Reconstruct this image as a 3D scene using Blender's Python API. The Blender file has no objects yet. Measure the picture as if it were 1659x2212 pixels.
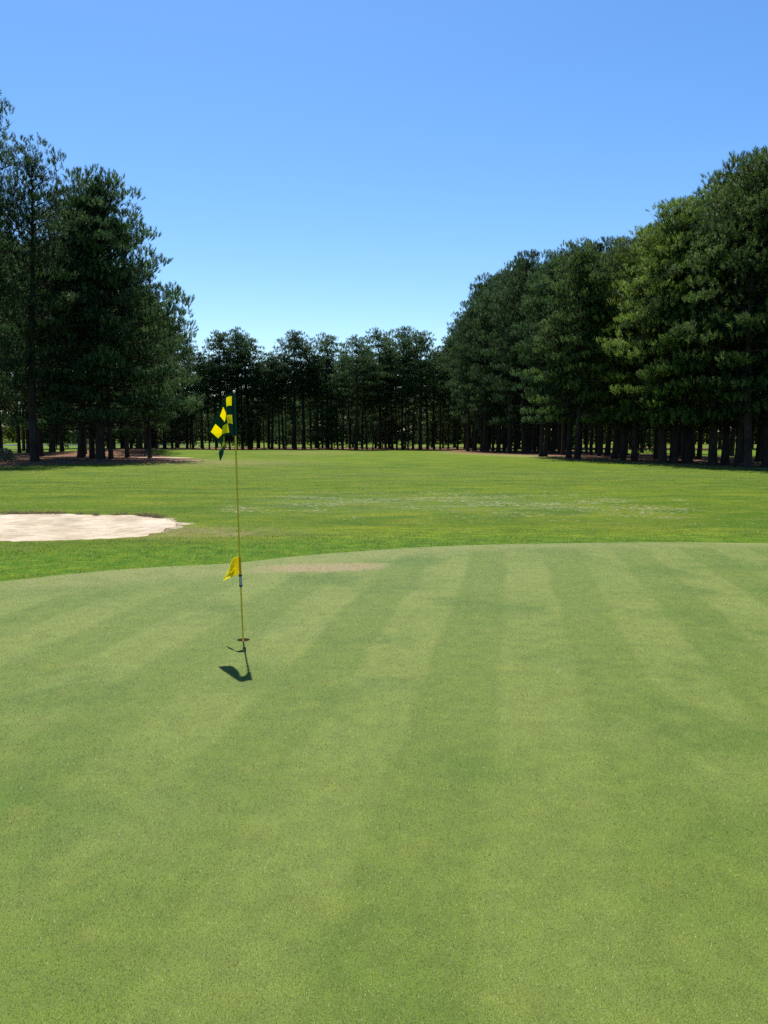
import bpy, math, random
import numpy as np
from mathutils import Vector
rng = np.random.default_rng(7); random.seed(7)
C = bpy.context.scene.collection
sc = bpy.context.scene
# ------------------------------------------------------------------ camera geometry (for laying out the ground)
F = 1645.8; HC = 1.70; PITCH = math.radians(5.597)
cp, sp = math.cos(PITCH), math.sin(PITCH)
def ray(px, py):
    x = (px-829.5)/F; y = (1106-py)/F
    return (x, y*sp+cp, y*cp-sp)
def sm(a, b, x):
    t = np.clip((np.asarray(x, float)-a)/(b-a), 0, 1); return t*t*(3-2*t)
def G(px, py, z=0.0):
    d = ray(px, py); t = (z-HC)/d[2]
    return (t*d[0], t*d[1])
HOLE = (-1.184, 6.271)
# ------------------------------------------------------------------ outlines on the ground
gb = [(-6.6,7.2),(-4.55,8.75),(-1.95,10.15),(0.0,11.55),(2.1,12.35),(4.4,12.55),(6.6,12.45),(9.6,11.2),(11.6,7.5),(11.5,2.5),(9,-2.6),(4,-5.5),(-2,-5.8),(-6.6,-3.4),(-8.6,0.8),(-8.4,4.6)]
_ga = np.array([math.atan2(y-HOLE[1], x-HOLE[0]) for x, y in gb]); _gr = np.array([math.hypot(x-HOLE[0], y-HOLE[1]) for x, y in gb])
_o = np.argsort(_ga); _ga = _ga[_o]; _gr = _gr[_o]
_ga = np.concatenate([_ga-2*np.pi, _ga, _ga+2*np.pi]); _gr = np.tile(_gr, 3)
_fa = np.linspace(-np.pi, np.pi, 721)
_fr = np.interp(_fa, _ga, _gr)
_k = np.hanning(45); _k /= _k.sum()
_fr = np.convolve(np.concatenate([_fr[-46:-1], _fr, _fr[1:46]]), _k, 'same')[45:-45]
def green_in(x, y):      # metres inside (+) or outside (-) the edge of the putting green
    x = np.asarray(x, float); y = np.asarray(y, float)
    a = np.arctan2(y-HOLE[1], x-HOLE[0]); r = np.hypot(x-HOLE[0], y-HOLE[1])
    return np.interp(a, _fa, _fr) - r
# bunker outline
_G = lambda a, b: G(a, b, -.09)
_b = [_G(0,1171), _G(90,1170), _G(170,1168), _G(230,1165), _G(280,1160), _G(318,1152), _G(345,1143), _G(362,1134), _G(366,1126), _G(352,1120), _G(318,1116), _G(270,1114.5), _G(200,1114), _G(110,1113), _G(0,1112), (-11.5,16.6), (-13.0,15.2), (-12.6,13.2), (-10.5,12.3), (-8.2,12.2)]
BK = np.array(_b)
def poly_in(x, y, P):    # signed distance, + inside
    x = np.asarray(x, float); y = np.asarray(y, float)
    d = np.full(x.shape, 1e9); ins = np.zeros(x.shape, bool)
    n = len(P)
    for i in range(n):
        ax, ay = P[i]; bx, by = P[(i+1) % n]
        ex, ey = bx-ax, by-ay
        t = np.clip(((x-ax)*ex+(y-ay)*ey)/(ex*ex+ey*ey), 0, 1)
        d = np.minimum(d, np.hypot(x-ax-t*ex, y-ay-t*ey))
        if ey != 0:
            c = ((ay > y) != (by > y)) & (x < ex*(y-ay)/ey+ax)
            ins ^= c
    return np.where(ins, d, -d)
def wob(x, y, s, seed):  # cheap smooth noise -1..1
    r = np.random.default_rng(seed); o = 0
    for k in range(5):
        a = r.uniform(0, 2*np.pi); f = s*r.uniform(.6, 1.7); p = r.uniform(0, 6.28)
        o = o + np.sin((x*math.cos(a)+y*math.sin(a))*f + p + 1.3*np.sin(x*f*.37+y*f*.61+p*2))
    return o/3.2
def base_z(x, y):
    x = np.asarray(x, float); y = np.asarray(y, float)
    z = 0.04*wob(x, y, .12, 3)*sm(12, 25, y)
    z = z + 0.05*np.exp(-((y-26)/7)**2)
    z = z + 0.28*np.exp(-((x+24)/15)**2-((y-50)/11)**2)
    z = z + 0.24*np.exp(-((x-15)/13)**2-((y-62)/18)**2)
    z = z + 0.50*np.exp(-((x+25)/9)**2-((y-75)/6)**2) + 0.18*np.exp(-((x+14)/4)**2-((y-70)/5)**2)
    z = z - 0.16*np.exp(-((y-16)/3.2)**2)
    z = z + 2.2*sm(230, 420, y) + 6*sm(420, 1000, y)
    return z
LAKE = np.array([(-160,168),(-95,160),(-60,163),(-40,172),(-34,190),(-42,215),(-70,226),(-150,235)])
def bunker_in(x, y):   # ragged outline, more so at the right-hand end
    x = np.asarray(x, float); y = np.asarray(y, float)
    return poly_in(x, y, BK)+(.05*wob(x, y, 5, 71)+.07*wob(x, y, 13, 72))*(.35+sm(-7.5, -5.6, x))
def terrain_z(x, y):
    x = np.asarray(x, float); y = np.asarray(y, float)
    z = base_z(x, y)
    z = z - 0.16*sm(0.0, 0.4, green_in(x, y))
    b = bunker_in(x, y)
    z = z + 0.04*np.exp(-((b+0.30)/0.35)**2)*sm(14.6, 16.0, y)
    z = z - 0.6*sm(-0.03, 0.35, b)
    l = poly_in(x, y, LAKE)
    z = z - 1.4*sm(-4, 5, l)
    return z
def sand_z(x, y):
    b = poly_in(x, y, BK)
    z0 = base_z(x, y)
    return z0 - 0.05 - 0.10*sm(0, 1.3, b) + 0.10*sm(14.9, 16.4, y) + 0.012*wob(x, y, 5, 11) + 0.006*wob(x, y, 22, 12)
def green_z(x, y):
    g = green_in(x, y)
    return 0.008*wob(x, y, .5, 21)*sm(.5, 3, np.hypot(np.asarray(x)-HOLE[0], np.asarray(y)-HOLE[1])) + 0.006 - 0.16*sm(0.02, 0.35, -g) + base_z(x, y)*sm(2.5, 0.0, g) if False else \
        base_z(x, y) + 0.006 - 0.16*sm(0.02, 0.35, -g)
# ------------------------------------------------------------------ mesh helpers
def mesh_np(name, V, faces_flat, nper, mats, attrs=None, smooth=False, mat_idx=None):
    me = bpy.data.meshes.new(name)
    V = np.ascontiguousarray(V, np.float32); nv = len(V); fl = np.ascontiguousarray(faces_flat, np.int32).ravel(); nf = len(fl)//nper
    me.vertices.add(nv); me.vertices.foreach_set('co', V.ravel())
    me.loops.add(len(fl)); me.loops.foreach_set('vertex_index', fl)
    me.polygons.add(nf); me.polygons.foreach_set('loop_start', np.arange(0, nf*nper, nper, dtype=np.int32))
    if mat_idx is not None: me.polygons.foreach_set('material_index', np.ascontiguousarray(mat_idx, np.int32))
    me.polygons.foreach_set('use_smooth', np.full(nf, smooth))
    for m in mats: me.materials.append(m)
    for k, a in (attrs or {}).items():
        at = me.attributes.new(k, 'FLOAT', 'POINT'); at.data.foreach_set('value', np.ascontiguousarray(a, np.float32))
    me.update(calc_edges=True)
    return me
def link(name, me, parent=None, loc=None, **props):
    o = bpy.data.objects.new(name, me); C.objects.link(o)
    if parent: o.parent = parent
    if loc is not None: o.location = loc
    for k, v in props.items(): o[k] = v
    return o
def grid_faces(nx, ny):
    i = np.arange(nx-1)[:, None]*ny + np.arange(ny-1)[None, :]
    return np.stack([i, i+ny, i+ny+1, i+1], -1).reshape(-1, 4)
class MB:   # quads/tris by python lists
    def __init__(s): s.v = []; s.f = []; s.m = []
    def tube(s, pts, rad, n=8, mi=0, cap=True):
        base = len(s.v); P = [Vector(p) for p in pts]
        rads = rad if hasattr(rad, '__len__') else [rad]*len(P)
        ref = Vector((0.31, 0.17, 0.93)).normalized()
        for i, p in enumerate(P):
            t = (P[min(i+1, len(P)-1)]-P[max(i-1, 0)]).normalized()
            if abs(t.dot(ref)) > .97: ref2 = Vector((1, .1, 0)).normalized()
            else: ref2 = ref
            a = t.cross(ref2).normalized(); b = t.cross(a)
            for k in range(n):
                an = 2*math.pi*k/n
                s.v.append(tuple(p+(a*math.cos(an)+b*math.sin(an))*rads[i]))
        for i in range(len(P)-1):
            for k in range(n):
                s.f.append((base+i*n+k, base+i*n+(k+1) % n, base+(i+1)*n+(k+1) % n, base+(i+1)*n+k)); s.m.append(mi)
        if cap:
            s.f.append(tuple(base+k for k in range(n))); s.m.append(mi)
            s.f.append(tuple(base+(len(P)-1)*n+k for k in reversed(range(n)))); s.m.append(mi)
    def mesh(s, name, mats, smooth=True):
        me = bpy.data.meshes.new(name); me.from_pydata(s.v, [], s.f)
        for m in mats: me.materials.append(m)
        me.polygons.foreach_set('material_index', s.m)
        me.polygons.foreach_set('use_smooth', [smooth]*len(s.f)); me.update(); return me
# ------------------------------------------------------------------ node helpers
class NT:
    def __init__(s, name):
        s.m = bpy.data.materials.new(name); s.m.use_nodes = True; s.t = s.m.node_tree; s.t.nodes.clear()
        s.out = s.t.nodes.new('ShaderNodeOutputMaterial')
        g = s.t.nodes.new('ShaderNodeNewGeometry'); s.pos = g.outputs['Position']
    def n(s, typ, **kw):
        nd = s.t.nodes.new(typ)
        for k, v in kw.items(): setattr(nd, k, v)
        return nd
    def L(s, a, b): s.t.links.new(a, b)
    def setin(s, sock, v):
        if isinstance(v, bpy.types.NodeSocket): s.L(v, sock)
        else: sock.default_value = v
    def math(s, op, a, b=0.0, c=0.0, clamp=False):
        nd = s.n('ShaderNodeMath', operation=op, use_clamp=clamp); s.setin(nd.inputs[0], a); s.setin(nd.inputs[1], b); s.setin(nd.inputs[2], c); return nd.outputs[0]
    def noise(s, scale, detail=3, rough=.55, vec=None, dist=0):
        nd = s.n('ShaderNodeTexNoise'); s.setin(nd.inputs['Scale'], scale); nd.inputs['Detail'].default_value = detail
        nd.inputs['Roughness'].default_value = rough; nd.inputs['Distortion'].default_value = dist
        s.L(vec if vec is not None else s.pos, nd.inputs['Vector']); return nd.outputs['Fac']
    def map(s, scale=(1,1,1), rot=(0,0,0), vec=None, loc=(0,0,0)):
        nd = s.n('ShaderNodeMapping'); nd.inputs['Scale'].default_value = scale; nd.inputs['Rotation'].default_value = rot; nd.inputs['Location'].default_value = loc
        s.L(vec if vec is not None else s.pos, nd.inputs['Vector']); return nd.outputs[0]
    def ramp(s, f, a, b, lo=0.0, hi=1.0):
        nd = s.n('ShaderNodeMapRange', interpolation_type='SMOOTHSTEP'); s.setin(nd.inputs[0], f)
        nd.inputs[1].default_value = a; nd.inputs[2].default_value = b; nd.inputs[3].default_value = lo; nd.inputs[4].default_value = hi; return nd.outputs[0]
    def mix(s, f, a, b, mode='MIX'):
        nd = s.n('ShaderNodeMix', data_type='RGBA', blend_type=mode); s.setin(nd.inputs[0], f)
        for sock, v in ((nd.inputs[6], a), (nd.inputs[7], b)):
            if isinstance(v, tuple): v = (*v, 1) if len(v) == 3 else v
            s.setin(sock, v)
        return nd.outputs[2]
    def scale(s, col, f):
        nd = s.n('ShaderNodeVectorMath', operation='SCALE'); s.L(col, nd.inputs[0]); s.setin(nd.inputs['Scale'], f); return nd.outputs[0]
    def attr(s, name):
        nd = s.n('ShaderNodeAttribute'); nd.attribute_name = name; return nd.outputs['Fac']
    def bump(s, h, strength, dist):
        nd = s.n('ShaderNodeBump'); nd.inputs['Strength'].default_value = strength; nd.inputs['Distance'].default_value = dist; s.L(h, nd.inputs['Height']); return nd.outputs[0]
    def princ(s, col, rough=.8, spec=.3, normal=None, metallic=0.0):
        nd = s.n('ShaderNodeBsdfPrincipled')
        if isinstance(col, tuple): col = (*col, 1) if len(col) == 3 else col
        s.setin(nd.inputs['Base Color'], col); s.setin(nd.inputs['Roughness'], rough); s.setin(nd.inputs['Specular IOR Level'], spec); nd.inputs['Metallic'].default_value = metallic
        if normal is not None: s.L(normal, nd.inputs['Normal'])
        return nd.outputs[0]
    def leaf(s, col, trans=.3, rough=.55, spec=.3, tcol=None, up=0.0):
        nrm = None
        if up:   # short turf blades: shading normal leans to the turf surface's own normal
            g = s.n('ShaderNodeNewGeometry'); a = s.n('ShaderNodeVectorMath', operation='SCALE'); s.L(g.outputs['Normal'], a.inputs[0]); a.inputs['Scale'].default_value = 1-up
            b = s.n('ShaderNodeVectorMath', operation='ADD'); s.L(a.outputs[0], b.inputs[0]); b.inputs[1].default_value = (0, 0, up)
            c = s.n('ShaderNodeVectorMath', operation='NORMALIZE'); s.L(b.outputs[0], c.inputs[0]); nrm = c.outputs[0]
        p = s.princ(col, rough, spec, nrm); t = s.n('ShaderNodeBsdfTranslucent'); s.setin(t.inputs[0], tcol if tcol is not None else col)
        m = s.n('ShaderNodeMixShader'); m.inputs[0].default_value = trans; s.L(p, m.inputs[1]); s.L(t.outputs[0], m.inputs[2]); return m.outputs[0]
    def done(s, sh): s.L(sh, s.out.inputs[0]); return s.m
def plain(name, col, rough=.6, spec=.4, noise_amt=.12, nscale=30):
    t = NT(name); f = t.noise(nscale, 3); c = t.scale(t.mix(0.0, col, col), t.ramp(f, .3, .7, 1-noise_amt, 1+noise_amt)); return t.done(t.princ(c, rough, spec))
# ---- colour of mown turf (fairway and fringe)
def fairway_col(t):
    big = t.noise(.09, 3, vec=t.map((.6,1.4,1))); mid = t.noise(.55, 4, .6, vec=t.map((.7,1.6,1), (0,0,.1))); sml = t.noise(3.5, 4, .65); fine = t.noise(22, 3, .7)
    c = t.mix(t.ramp(mid, .38, .66), (.068,.132,.008), (.134,.176,.014))
    c = t.mix(t.ramp(big, .40, .62, 0, .7), c, (.112,.175,.007))
    c = t.mix(t.ramp(sml, .55, .75, 0, .6), c, (.140,.180,.020))
    c = t.mix(t.ramp(t.noise(1.1, 5, .7, vec=t.map((.5,1.8,1), loc=(7,3,0))), .54, .70, 0, .6), c, (.175,.165,.055))
    c = t.mix(t.ramp(t.noise(1.7, 5, .6, vec=t.map((.6,1.6,1), loc=(3,9,0))), .60, .74, 0, .6), c, (.055,.108,.009))
    c = t.mix(t.ramp(t.noise(1.0, 4, .6, vec=t.map((.40,1.2,1), loc=(2,5,0))), .50, .68, 0, .6), c, (.175,.205,.010))
    c = t.mix(t.ramp(t.noise(.8, 4, .6, vec=t.map((.42,1.15,1), loc=(8,1,0))), .50, .68, 0, .7), c, (.050,.105,.010))
    c = t.scale(c, t.ramp(fine, .25, .75, .55, .92))
    fr = t.attr('fringe'); c = t.mix(fr, c, t.scale(t.mix(t.ramp(sml, .4, .65), (.062,.140,.008), (.115,.180,.012)), t.ramp(fine, .25, .75, .62, .98)))
    weeds = t.math('MULTIPLY', t.attr('weed'), t.ramp(t.noise(4.5, 5, .75, vec=t.map((.45,1.5,1))), .52, .62))
    c = t.mix(t.math('MULTIPLY', weeds, .6), c, (.22,.28,.015))
    dry = t.math('MULTIPLY', t.attr('dry'), t.ramp(t.noise(3.0, 5, .75, vec=t.map((.35,2.2,1))), .42, .62))
    c = t.mix(t.math('MULTIPLY', dry, .5), c, t.scale(t.mix(t.ramp(fine, .4, .6), (.10,.13,.055), (.19,.20,.10)), 1.0))
    tan = t.math('MULTIPLY', t.attr('tan'), t.ramp(t.noise(2.3, 6, .7), .34, .58))
    c = t.mix(tan, c, t.mix(t.ramp(fine, .35, .65), (.15,.115,.045), (.24,.19,.10)))
    return c
def m_terrain():
    t = NT('turf_and_straw')
    c = fairway_col(t)
    sn = t.noise(1.6, 6, .7); fs = t.noise(9, 5, .8, vec=t.map((1,1,1), loc=(5,5,0)))
    straw = t.mix(t.ramp(fs, .3, .7), (.060,.028,.016), (.22,.12,.07))
    straw = t.mix(t.ramp(sn, .55, .75, 0, .6), straw, (.10,.11,.04))
    sm_ = t.math('ADD', t.attr('straw'), t.math('MULTIPLY', t.math('SUBTRACT', t.noise(.9, 6, .7), .5), .9))
    c = t.mix(t.ramp(sm_, .42, .58), c, straw)
    dm = t.math('ADD', t.attr('sand'), t.math('MULTIPLY', t.math('SUBTRACT', t.noise(1.6, 6, .75, vec=t.map((.6,1.6,1))), .5), 1.1))
    c = t.mix(t.ramp(dm, .46, .62), c, t.mix(t.ramp(fs, .3, .7), (.30,.24,.17), (.46,.38,.30)))
    lip = t.math('MULTIPLY', t.attr('lip'), t.ramp(t.noise(6, 5, .7), .3, .6))
    c = t.mix(lip, c, t.mix(t.ramp(t.noise(14, 4), .4, .6), (.08,.075,.035), (.30,.24,.15)))
    b = t.bump(t.noise(30, 4, .75), .9, .03)
    return t.done(t.princ(c, .9, .05, b))
# ---- putting green
def green_col(t):
    tilt = math.radians(9.8)
    v = t.map((1,1,1), (0,0,tilt))
    wv = t.math('MULTIPLY', t.math('SUBTRACT', t.noise(.5, 2), .5), .25)
    sx = t.n('ShaderNodeSeparateXYZ'); t.L(v, sx.inputs[0])
    ph = t.math('MULTIPLY', t.math('ADD', sx.outputs[0], wv), math.pi/.52)
    st = t.ramp(t.math('SINE', t.math('ADD', ph, .55)), -.3, .3)
    st2 = t.ramp(t.math('SINE', t.math('MULTIPLY', sx.outputs[0], math.pi/2.3)), -.8, .8)
    st = t.math('MULTIPLY', st, t.ramp(t.noise(.6, 3), .32, .62, .40, .95))
    st = t.math('MULTIPLY', st, t.ramp(sx.outputs[1], 2.0, 7.0, .45, 1.0))  # stripes fade toward the camera: view-dependent sheen painted into the turf colour
    st = t.math('MULTIPLY', st, t.math('SUBTRACT', 1, t.attr('collar')))
    mid = t.noise(.75, 3, .55); sml = t.noise(2.6, 4, .6); pa = t.noise(7, 4, .65); fine = t.noise(170, 3, .8)
    c = t.mix(st, (.103,.160,.018), (.152,.202,.042))
    c = t.mix(t.math('MULTIPLY', st2, .12), c, (.128,.182,.034))
    c = t.mix(t.ramp(mid, .48, .68, 0, .75), c, (.066,.130,.008))
    c = t.mix(t.ramp(t.noise(.9, 3, vec=t.map(loc=(9,4,0))), .52, .72, 0, .22), c, (.150,.200,.060))
    c = t.mix(t.ramp(sml, .55, .74, 0, .5), c, (.158,.192,.030))
    c = t.mix(t.ramp(t.noise(1.9, 5, .7, vec=t.map((.8,1.4,1), loc=(1,8,0))), .60, .74, 0, .35), c, (.180,.190,.055))
    c = t.scale(c, t.ramp(pa, .3, .7, .90, 1.10))
    c = t.mix(t.math('MULTIPLY', t.attr('collar'), t.ramp(sml, .3, .6, .4, .9)), c, (.170,.205,.060))
    dead = t.math('ADD', t.attr('dead'), t.math('MULTIPLY', t.math('SUBTRACT', t.noise(5, 6, .8, vec=t.map((.7,1.5,1))), .5), 1.3))
    dd = t.ramp(dead, .30, .75, 0, .92)
    c = t.mix(dd, c, t.mix(t.ramp(t.noise(25, 4, .8), .35, .65), (.17,.135,.065), (.31,.265,.165)))
    vo = t.n('ShaderNodeTexVoronoi'); vo.inputs['Scale'].default_value = .9; t.L(t.pos, vo.inputs['Vector'])
    spot = t.math('MULTIPLY', t.ramp(vo.outputs['Distance'], .085, .02), t.ramp(t.noise(18, 3), .4, .6))
    c = t.mix(t.math('MULTIPLY', spot, .55), c, (.07,.11,.025))
    c = t.mix(1.0, c, (1.04,.985,.74), 'MULTIPLY')
    return c, fine
def m_green():
    t = NT('putting_turf'); c, fine = green_col(t)
    g2 = t.noise(420, 2, .7, vec=t.map((1,.45,1), (0,0,.35)))
    c = t.scale(c, t.math('MULTIPLY', t.ramp(fine, .28, .72, .62, 1.40), t.ramp(g2, .3, .7, .85, 1.15)))
    c = t.scale(c, .66)
    return t.done(t.princ(c, .8, .2, t.bump(fine, .35, .003)))
def m_green_blade():
    t = NT('putting_blades'); c, fine = green_col(t)
    r = t.attr('rnd')
    c = t.mix(t.ramp(r, .90, 1.0, 0, .6), c, (.36,.38,.18))
    c = t.scale(c, t.math('ADD', t.ramp(r, 0, .7, .62, .76), t.ramp(r, .66, 1.0, 0, .85)))
    return t.done(t.leaf(c, .22, .5, .15, up=.72))
def m_rough_blade():
    t = NT('turf_blades'); c = fairway_col(t); r = t.attr('rnd')
    c = t.mix(t.ramp(r, .88, 1.0, 0, .6), c, (.24,.27,.07))
    c = t.scale(c, t.ramp(r, 0, .95, .70, 1.35))
    return t.done(t.leaf(c, .32, .6, .10, up=.6))
def m_sand():
    t = NT('bunker_sand'); f = t.noise(14, 5, .8); g = t.noise(1.2, 3); w = t.noise(5, 3, .5, vec=t.map((.5,2.2,1)))
    c = t.mix(t.ramp(g, .35, .65), (.35,.28,.195), (.45,.375,.28)); c = t.scale(c, t.ramp(f, .3, .75, .84, 1.12)); c = t.scale(c, t.ramp(w, .35, .6, .80, 1.04))
    return t.done(t.princ(c, .9, .1, t.bump(t.noise(18, 5, .7), .7, .03)))
def m_needles():
    t = NT('pine_needles'); oi = t.n('ShaderNodeObjectInfo'); ti = t.attr('tint')
    c = t.mix(t.math('POWER', ti, 1.4), (.010,.030,.014), (.100,.185,.050))
    c = t.mix(oi.outputs['Alpha'], c, t.mix(ti, (.060,.100,.010), (.205,.300,.040)))  # yellow-green tree, its sun-caught brightness mixed into the needle colour
    c = t.mix(t.ramp(ti, .93, 1.0, 0, .4), c, (.09,.06,.03))
    c = t.scale(c, t.math('MULTIPLY_ADD', oi.outputs['Random'], .7, .72))
    an = t.n('ShaderNodeAttribute'); an.attribute_name = 'pn'
    vt = t.n('ShaderNodeVectorTransform', vector_type='NORMAL', convert_from='OBJECT', convert_to='WORLD'); t.L(an.outputs['Vector'], vt.inputs[0])
    geo = t.n('ShaderNodeNewGeometry'); mx = t.n('ShaderNodeMix', data_type='VECTOR'); mx.inputs[0].default_value = .72; t.L(geo.outputs['Normal'], mx.inputs[4]); t.L(vt.outputs[0], mx.inputs[5])
    nm = t.n('ShaderNodeVectorMath', operation='NORMALIZE'); t.L(mx.outputs[1], nm.inputs[0])
    p = t.princ(c, .6, .12, nm.outputs[0]); tr_ = t.n('ShaderNodeBsdfTranslucent'); t.L(c, tr_.inputs[0]); m = t.n('ShaderNodeMixShader'); m.inputs[0].default_value = .32
    t.L(p, m.inputs[1]); t.L(tr_.outputs[0], m.inputs[2]); return t.done(m.outputs[0])
def m_bark():
    t = NT('pine_bark'); v = t.map((6,6,1.2)); f = t.noise(2.2, 5, .7, vec=v); g = t.noise(1, 2)
    c = t.mix(t.ramp(f, .35, .65), (.022,.017,.015), (.045,.037,.031)); c = t.scale(c, t.ramp(g, .3, .7, .75, 1.2))
    return t.done(t.princ(c, .9, .1, t.bump(f, .8, .05)))
def m_water():
    t = NT('lake_water'); return t.done(t.princ((.06,.09,.12), .18, .5, t.bump(t.noise(1.5, 3, vec=t.map((.3,1,1))), .35, .1)))
M = dict(terr=m_terrain(), green=m_green(), gblade=m_green_blade(), rblade=m_rough_blade(), sand=m_sand(), needle=m_needles(), bark=m_bark(), water=m_water())
# ------------------------------------------------------------------ terrain sheet
def axis(segs):
    out = []
    for a, b, s in segs: out.append(np.linspace(a, b, max(2, int(round((b-a)/s))+1))[:-1])
    return out
_far = [46*1.12**k for k in range(31)]
xs = np.concatenate([[-v for v in reversed(_far)]]+axis([(-42,-14,.5),(-14,10,.14),(10,42,.45)])+[[42]]+[_far])
ys = np.concatenate([[-400,-200,-100,-60,-40]]+axis([(-30,8,.5),(8,24,.14),(24,114,.45)])+[[114+ (1.11**k-1)*12 for k in range(48)]])
X, Y = np.meshgrid(xs, ys, indexing='ij')
Z = terrain_z(X, Y)
gi = green_in(X, Y); bk = bunker_in(X, Y)
ye = [10,30,38,43,50,60,70,85,100,106]; xe = [42,29.5,23.6,19.8,16.4,12.9,10.4,8.0,6.4,6.0]
edge = np.interp(Y, ye, xe)
right_band = sm(-.6, .9, X-edge)*sm(20, 15, X-edge)*sm(8, 20, Y)
right_band = np.where(Y > 100, 0, right_band)
back_band = .75*sm(105.5, 108.5, Y+1.2*wob(X, Y*0, .2, 5))*sm(138, 130, Y)*sm(-48, -38, X)*sm(62, 48, X)
lx = np.interp(Y, [30,40,44,47,52,58,66,80,100], [-26,-22,-18.5,-13.5,-12.0,-15,-19,-26,-36])
left_band = sm(.8, -.8, X-lx)*sm(40.2, 42.0, Y+.5*wob(X, Y*0, .35, 6))*sm(86, 74, Y)
straw = np.maximum(np.maximum(right_band, back_band), left_band)
sand = .8*np.exp(-((X+17.5)/3.6)**2-((Y-60)/3.2)**2) + .62*np.exp(-((X+13.5)/2.6)**2-((Y-52)/2.0)**2) \
    + .85*np.exp(-((bk+.12)/.20)**2)*sm(-6.8, -5.2, X)*sm(14.6, 15.6, Y) + (.60)*np.exp(-((X+4.15)/.36)**2-((Y-16.1)/.24)**2) + .6*np.exp(-((X+3.2)/.3)**2-((Y-15.7)/.16)**2)
fringe = sm(-3.6, -1.4, gi)*sm(16, 12, Y)
weed = (np.exp(-((Y-13.9-.03*X)/.7)**2)+.5*np.exp(-((Y-15.2)/.5)**2))*sm(-4, -1, X) + .35*sm(-2.2, -.8, gi)*sm(-9, -6, X)*sm(-2, -4, X)
dry = np.exp(-((Y-20.2-.25*wob(X, Y*0, .5, 8))/2.1)**2)*sm(-5, -2, X)*sm(7.5, 3, X) + .25*np.exp(-((Y-34)/5)**2)
tan = .9*np.exp(-((X+3.6)/1.6)**2-((Y-14.6)/1.0)**2) + np.exp(-((X-edge+1.5)/1.7)**2)*.95*sm(102, 60, Y) + .6*np.exp(-((X+10.5)/5)**2-((Y-49)/6)**2) + .35*np.exp(-((X+8)/6)**2-((Y-85)/12)**2)
lip = np.exp(-((bk+.02)/.22)**2)*sm(14.4, 15.6, Y)
me = mesh_np('ground', np.stack([X, Y, Z], -1).reshape(-1, 3), grid_faces(len(xs), len(ys)), 4, [M['terr']],
    dict(straw=straw.ravel(), sand=sand.ravel(), fringe=fringe.ravel(), weed=weed.ravel(), dry=dry.ravel(), tan=tan.ravel(), lip=lip.ravel()), smooth=True)
link('ground', me, kind='structure')
# ------------------------------------------------------------------ putting green with a real hole in it
nt_ = 360
th = np.linspace(0, 2*np.pi, nt_, endpoint=False)
Rb = np.interp((th+np.pi) % (2*np.pi)-np.pi, _fa, _fr)+.4
r0 = np.array([.054,.0555,.058,.065,.08,.11,.16,.25,.4,.65])
fr_ = np.linspace(0, 1, 46)[1:]**1.0
R = np.concatenate([np.repeat(r0[:, None], nt_, 1), .65+(Rb[None, :]-.65)*fr_[:, None]], 0)
gx = HOLE[0]+R*np.cos(th); gy = HOLE[1]+R*np.sin(th); gz = green_z(gx, gy)
gz[0] -= .004; gz[0] += .002*rng.normal(size=nt_)
nr = len(R)
i = np.arange(nr-1)[:, None]*nt_+np.arange(nt_)[None, :]; j = np.arange(nr-1)[:, None]*nt_+(np.arange(nt_)[None, :]+1) % nt_
ff = np.stack([i, i+nt_, j+nt_, j], -1).reshape(-1, 4)
gin = green_in(gx, gy)
collar = sm(1.5, .6, gin)*sm(7.5, 9.0, gy)
def dead_mask(x, y): return np.maximum(np.exp(-(np.abs(x+.80)/1.0)**2.6-(np.abs(y-9.9-.14*(x+.6))/.46)**2.4)*.86, .55*np.exp(-((x+1.6)/.7)**2-((y-9.55)/.14)**2))
me = mesh_np('putting_green', np.stack([gx, gy, gz], -1).reshape(-1, 3), ff, 4, [M['green']], dict(collar=collar.ravel(), dead=dead_mask(gx, gy).ravel()), smooth=True)
pg = link('putting_green', me, kind='structure')
# ------------------------------------------------------------------ blades
def blades(name, x, y, z, h, w, lean, mat, parent=None, grain=None, extra=None, **props):
    n = len(x); a = rng.uniform(0, 2*np.pi, n)
    sx, sy = np.cos(a)*w/2, np.sin(a)*w/2
    la = rng.uniform(0, 2*np.pi, n) if grain is None else grain+rng.normal(0, .9, n)
    lm = h*np.abs(rng.normal(lean, lean*.4, n))
    V = np.empty((n, 3, 3), np.float32)
    V[:, 0] = np.stack([x-sx, y-sy, z-.002], -1); V[:, 1] = np.stack([x+sx, y+sy, z-.002], -1)
    V[:, 2] = np.stack([x+np.cos(la)*lm, y+np.sin(la)*lm, z+h], -1)
    at = {'rnd': np.repeat(rng.random(n), 3)}
    for k, v in (extra or {}).items(): at[k] = np.repeat(v, 3)
    me = mesh_np(name, V.reshape(-1, 3), np.arange(n*3), 3, [mat], at)
    return link(name, me, parent, **props)
def polar(n, r0, r1, p, half):
    u = rng.random(n); q = p+1
    r = (r0**q+u*(r1**q-r0**q))**(1/q); a = rng.uniform(-half, half, n)
    return r*np.sin(a), r*np.cos(a), r
x, y, r = polar(1350000, 1.3, 13.5, -.75, math.radians(46))
g = green_in(x, y); k = (g > .0) & (np.hypot(x-HOLE[0], y-HOLE[1]) > .058)
dm = dead_mask(x, y); k &= rng.random(len(x)) > dm*.7
x, y, r, g, dm = x[k], y[k], r[k], g[k], dm[k]
sc_ = (r/3.0)**.38
blades('grass_blades', x, y, green_z(x, y), .0040*sc_*rng.uniform(.4, 1.9, len(x)), .0019*sc_, 1.1, M['gblade'], pg, grain=1.2,
       extra=dict(collar=sm(1.5, .6, g)*sm(7.5, 9, y), dead=dm))
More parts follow.
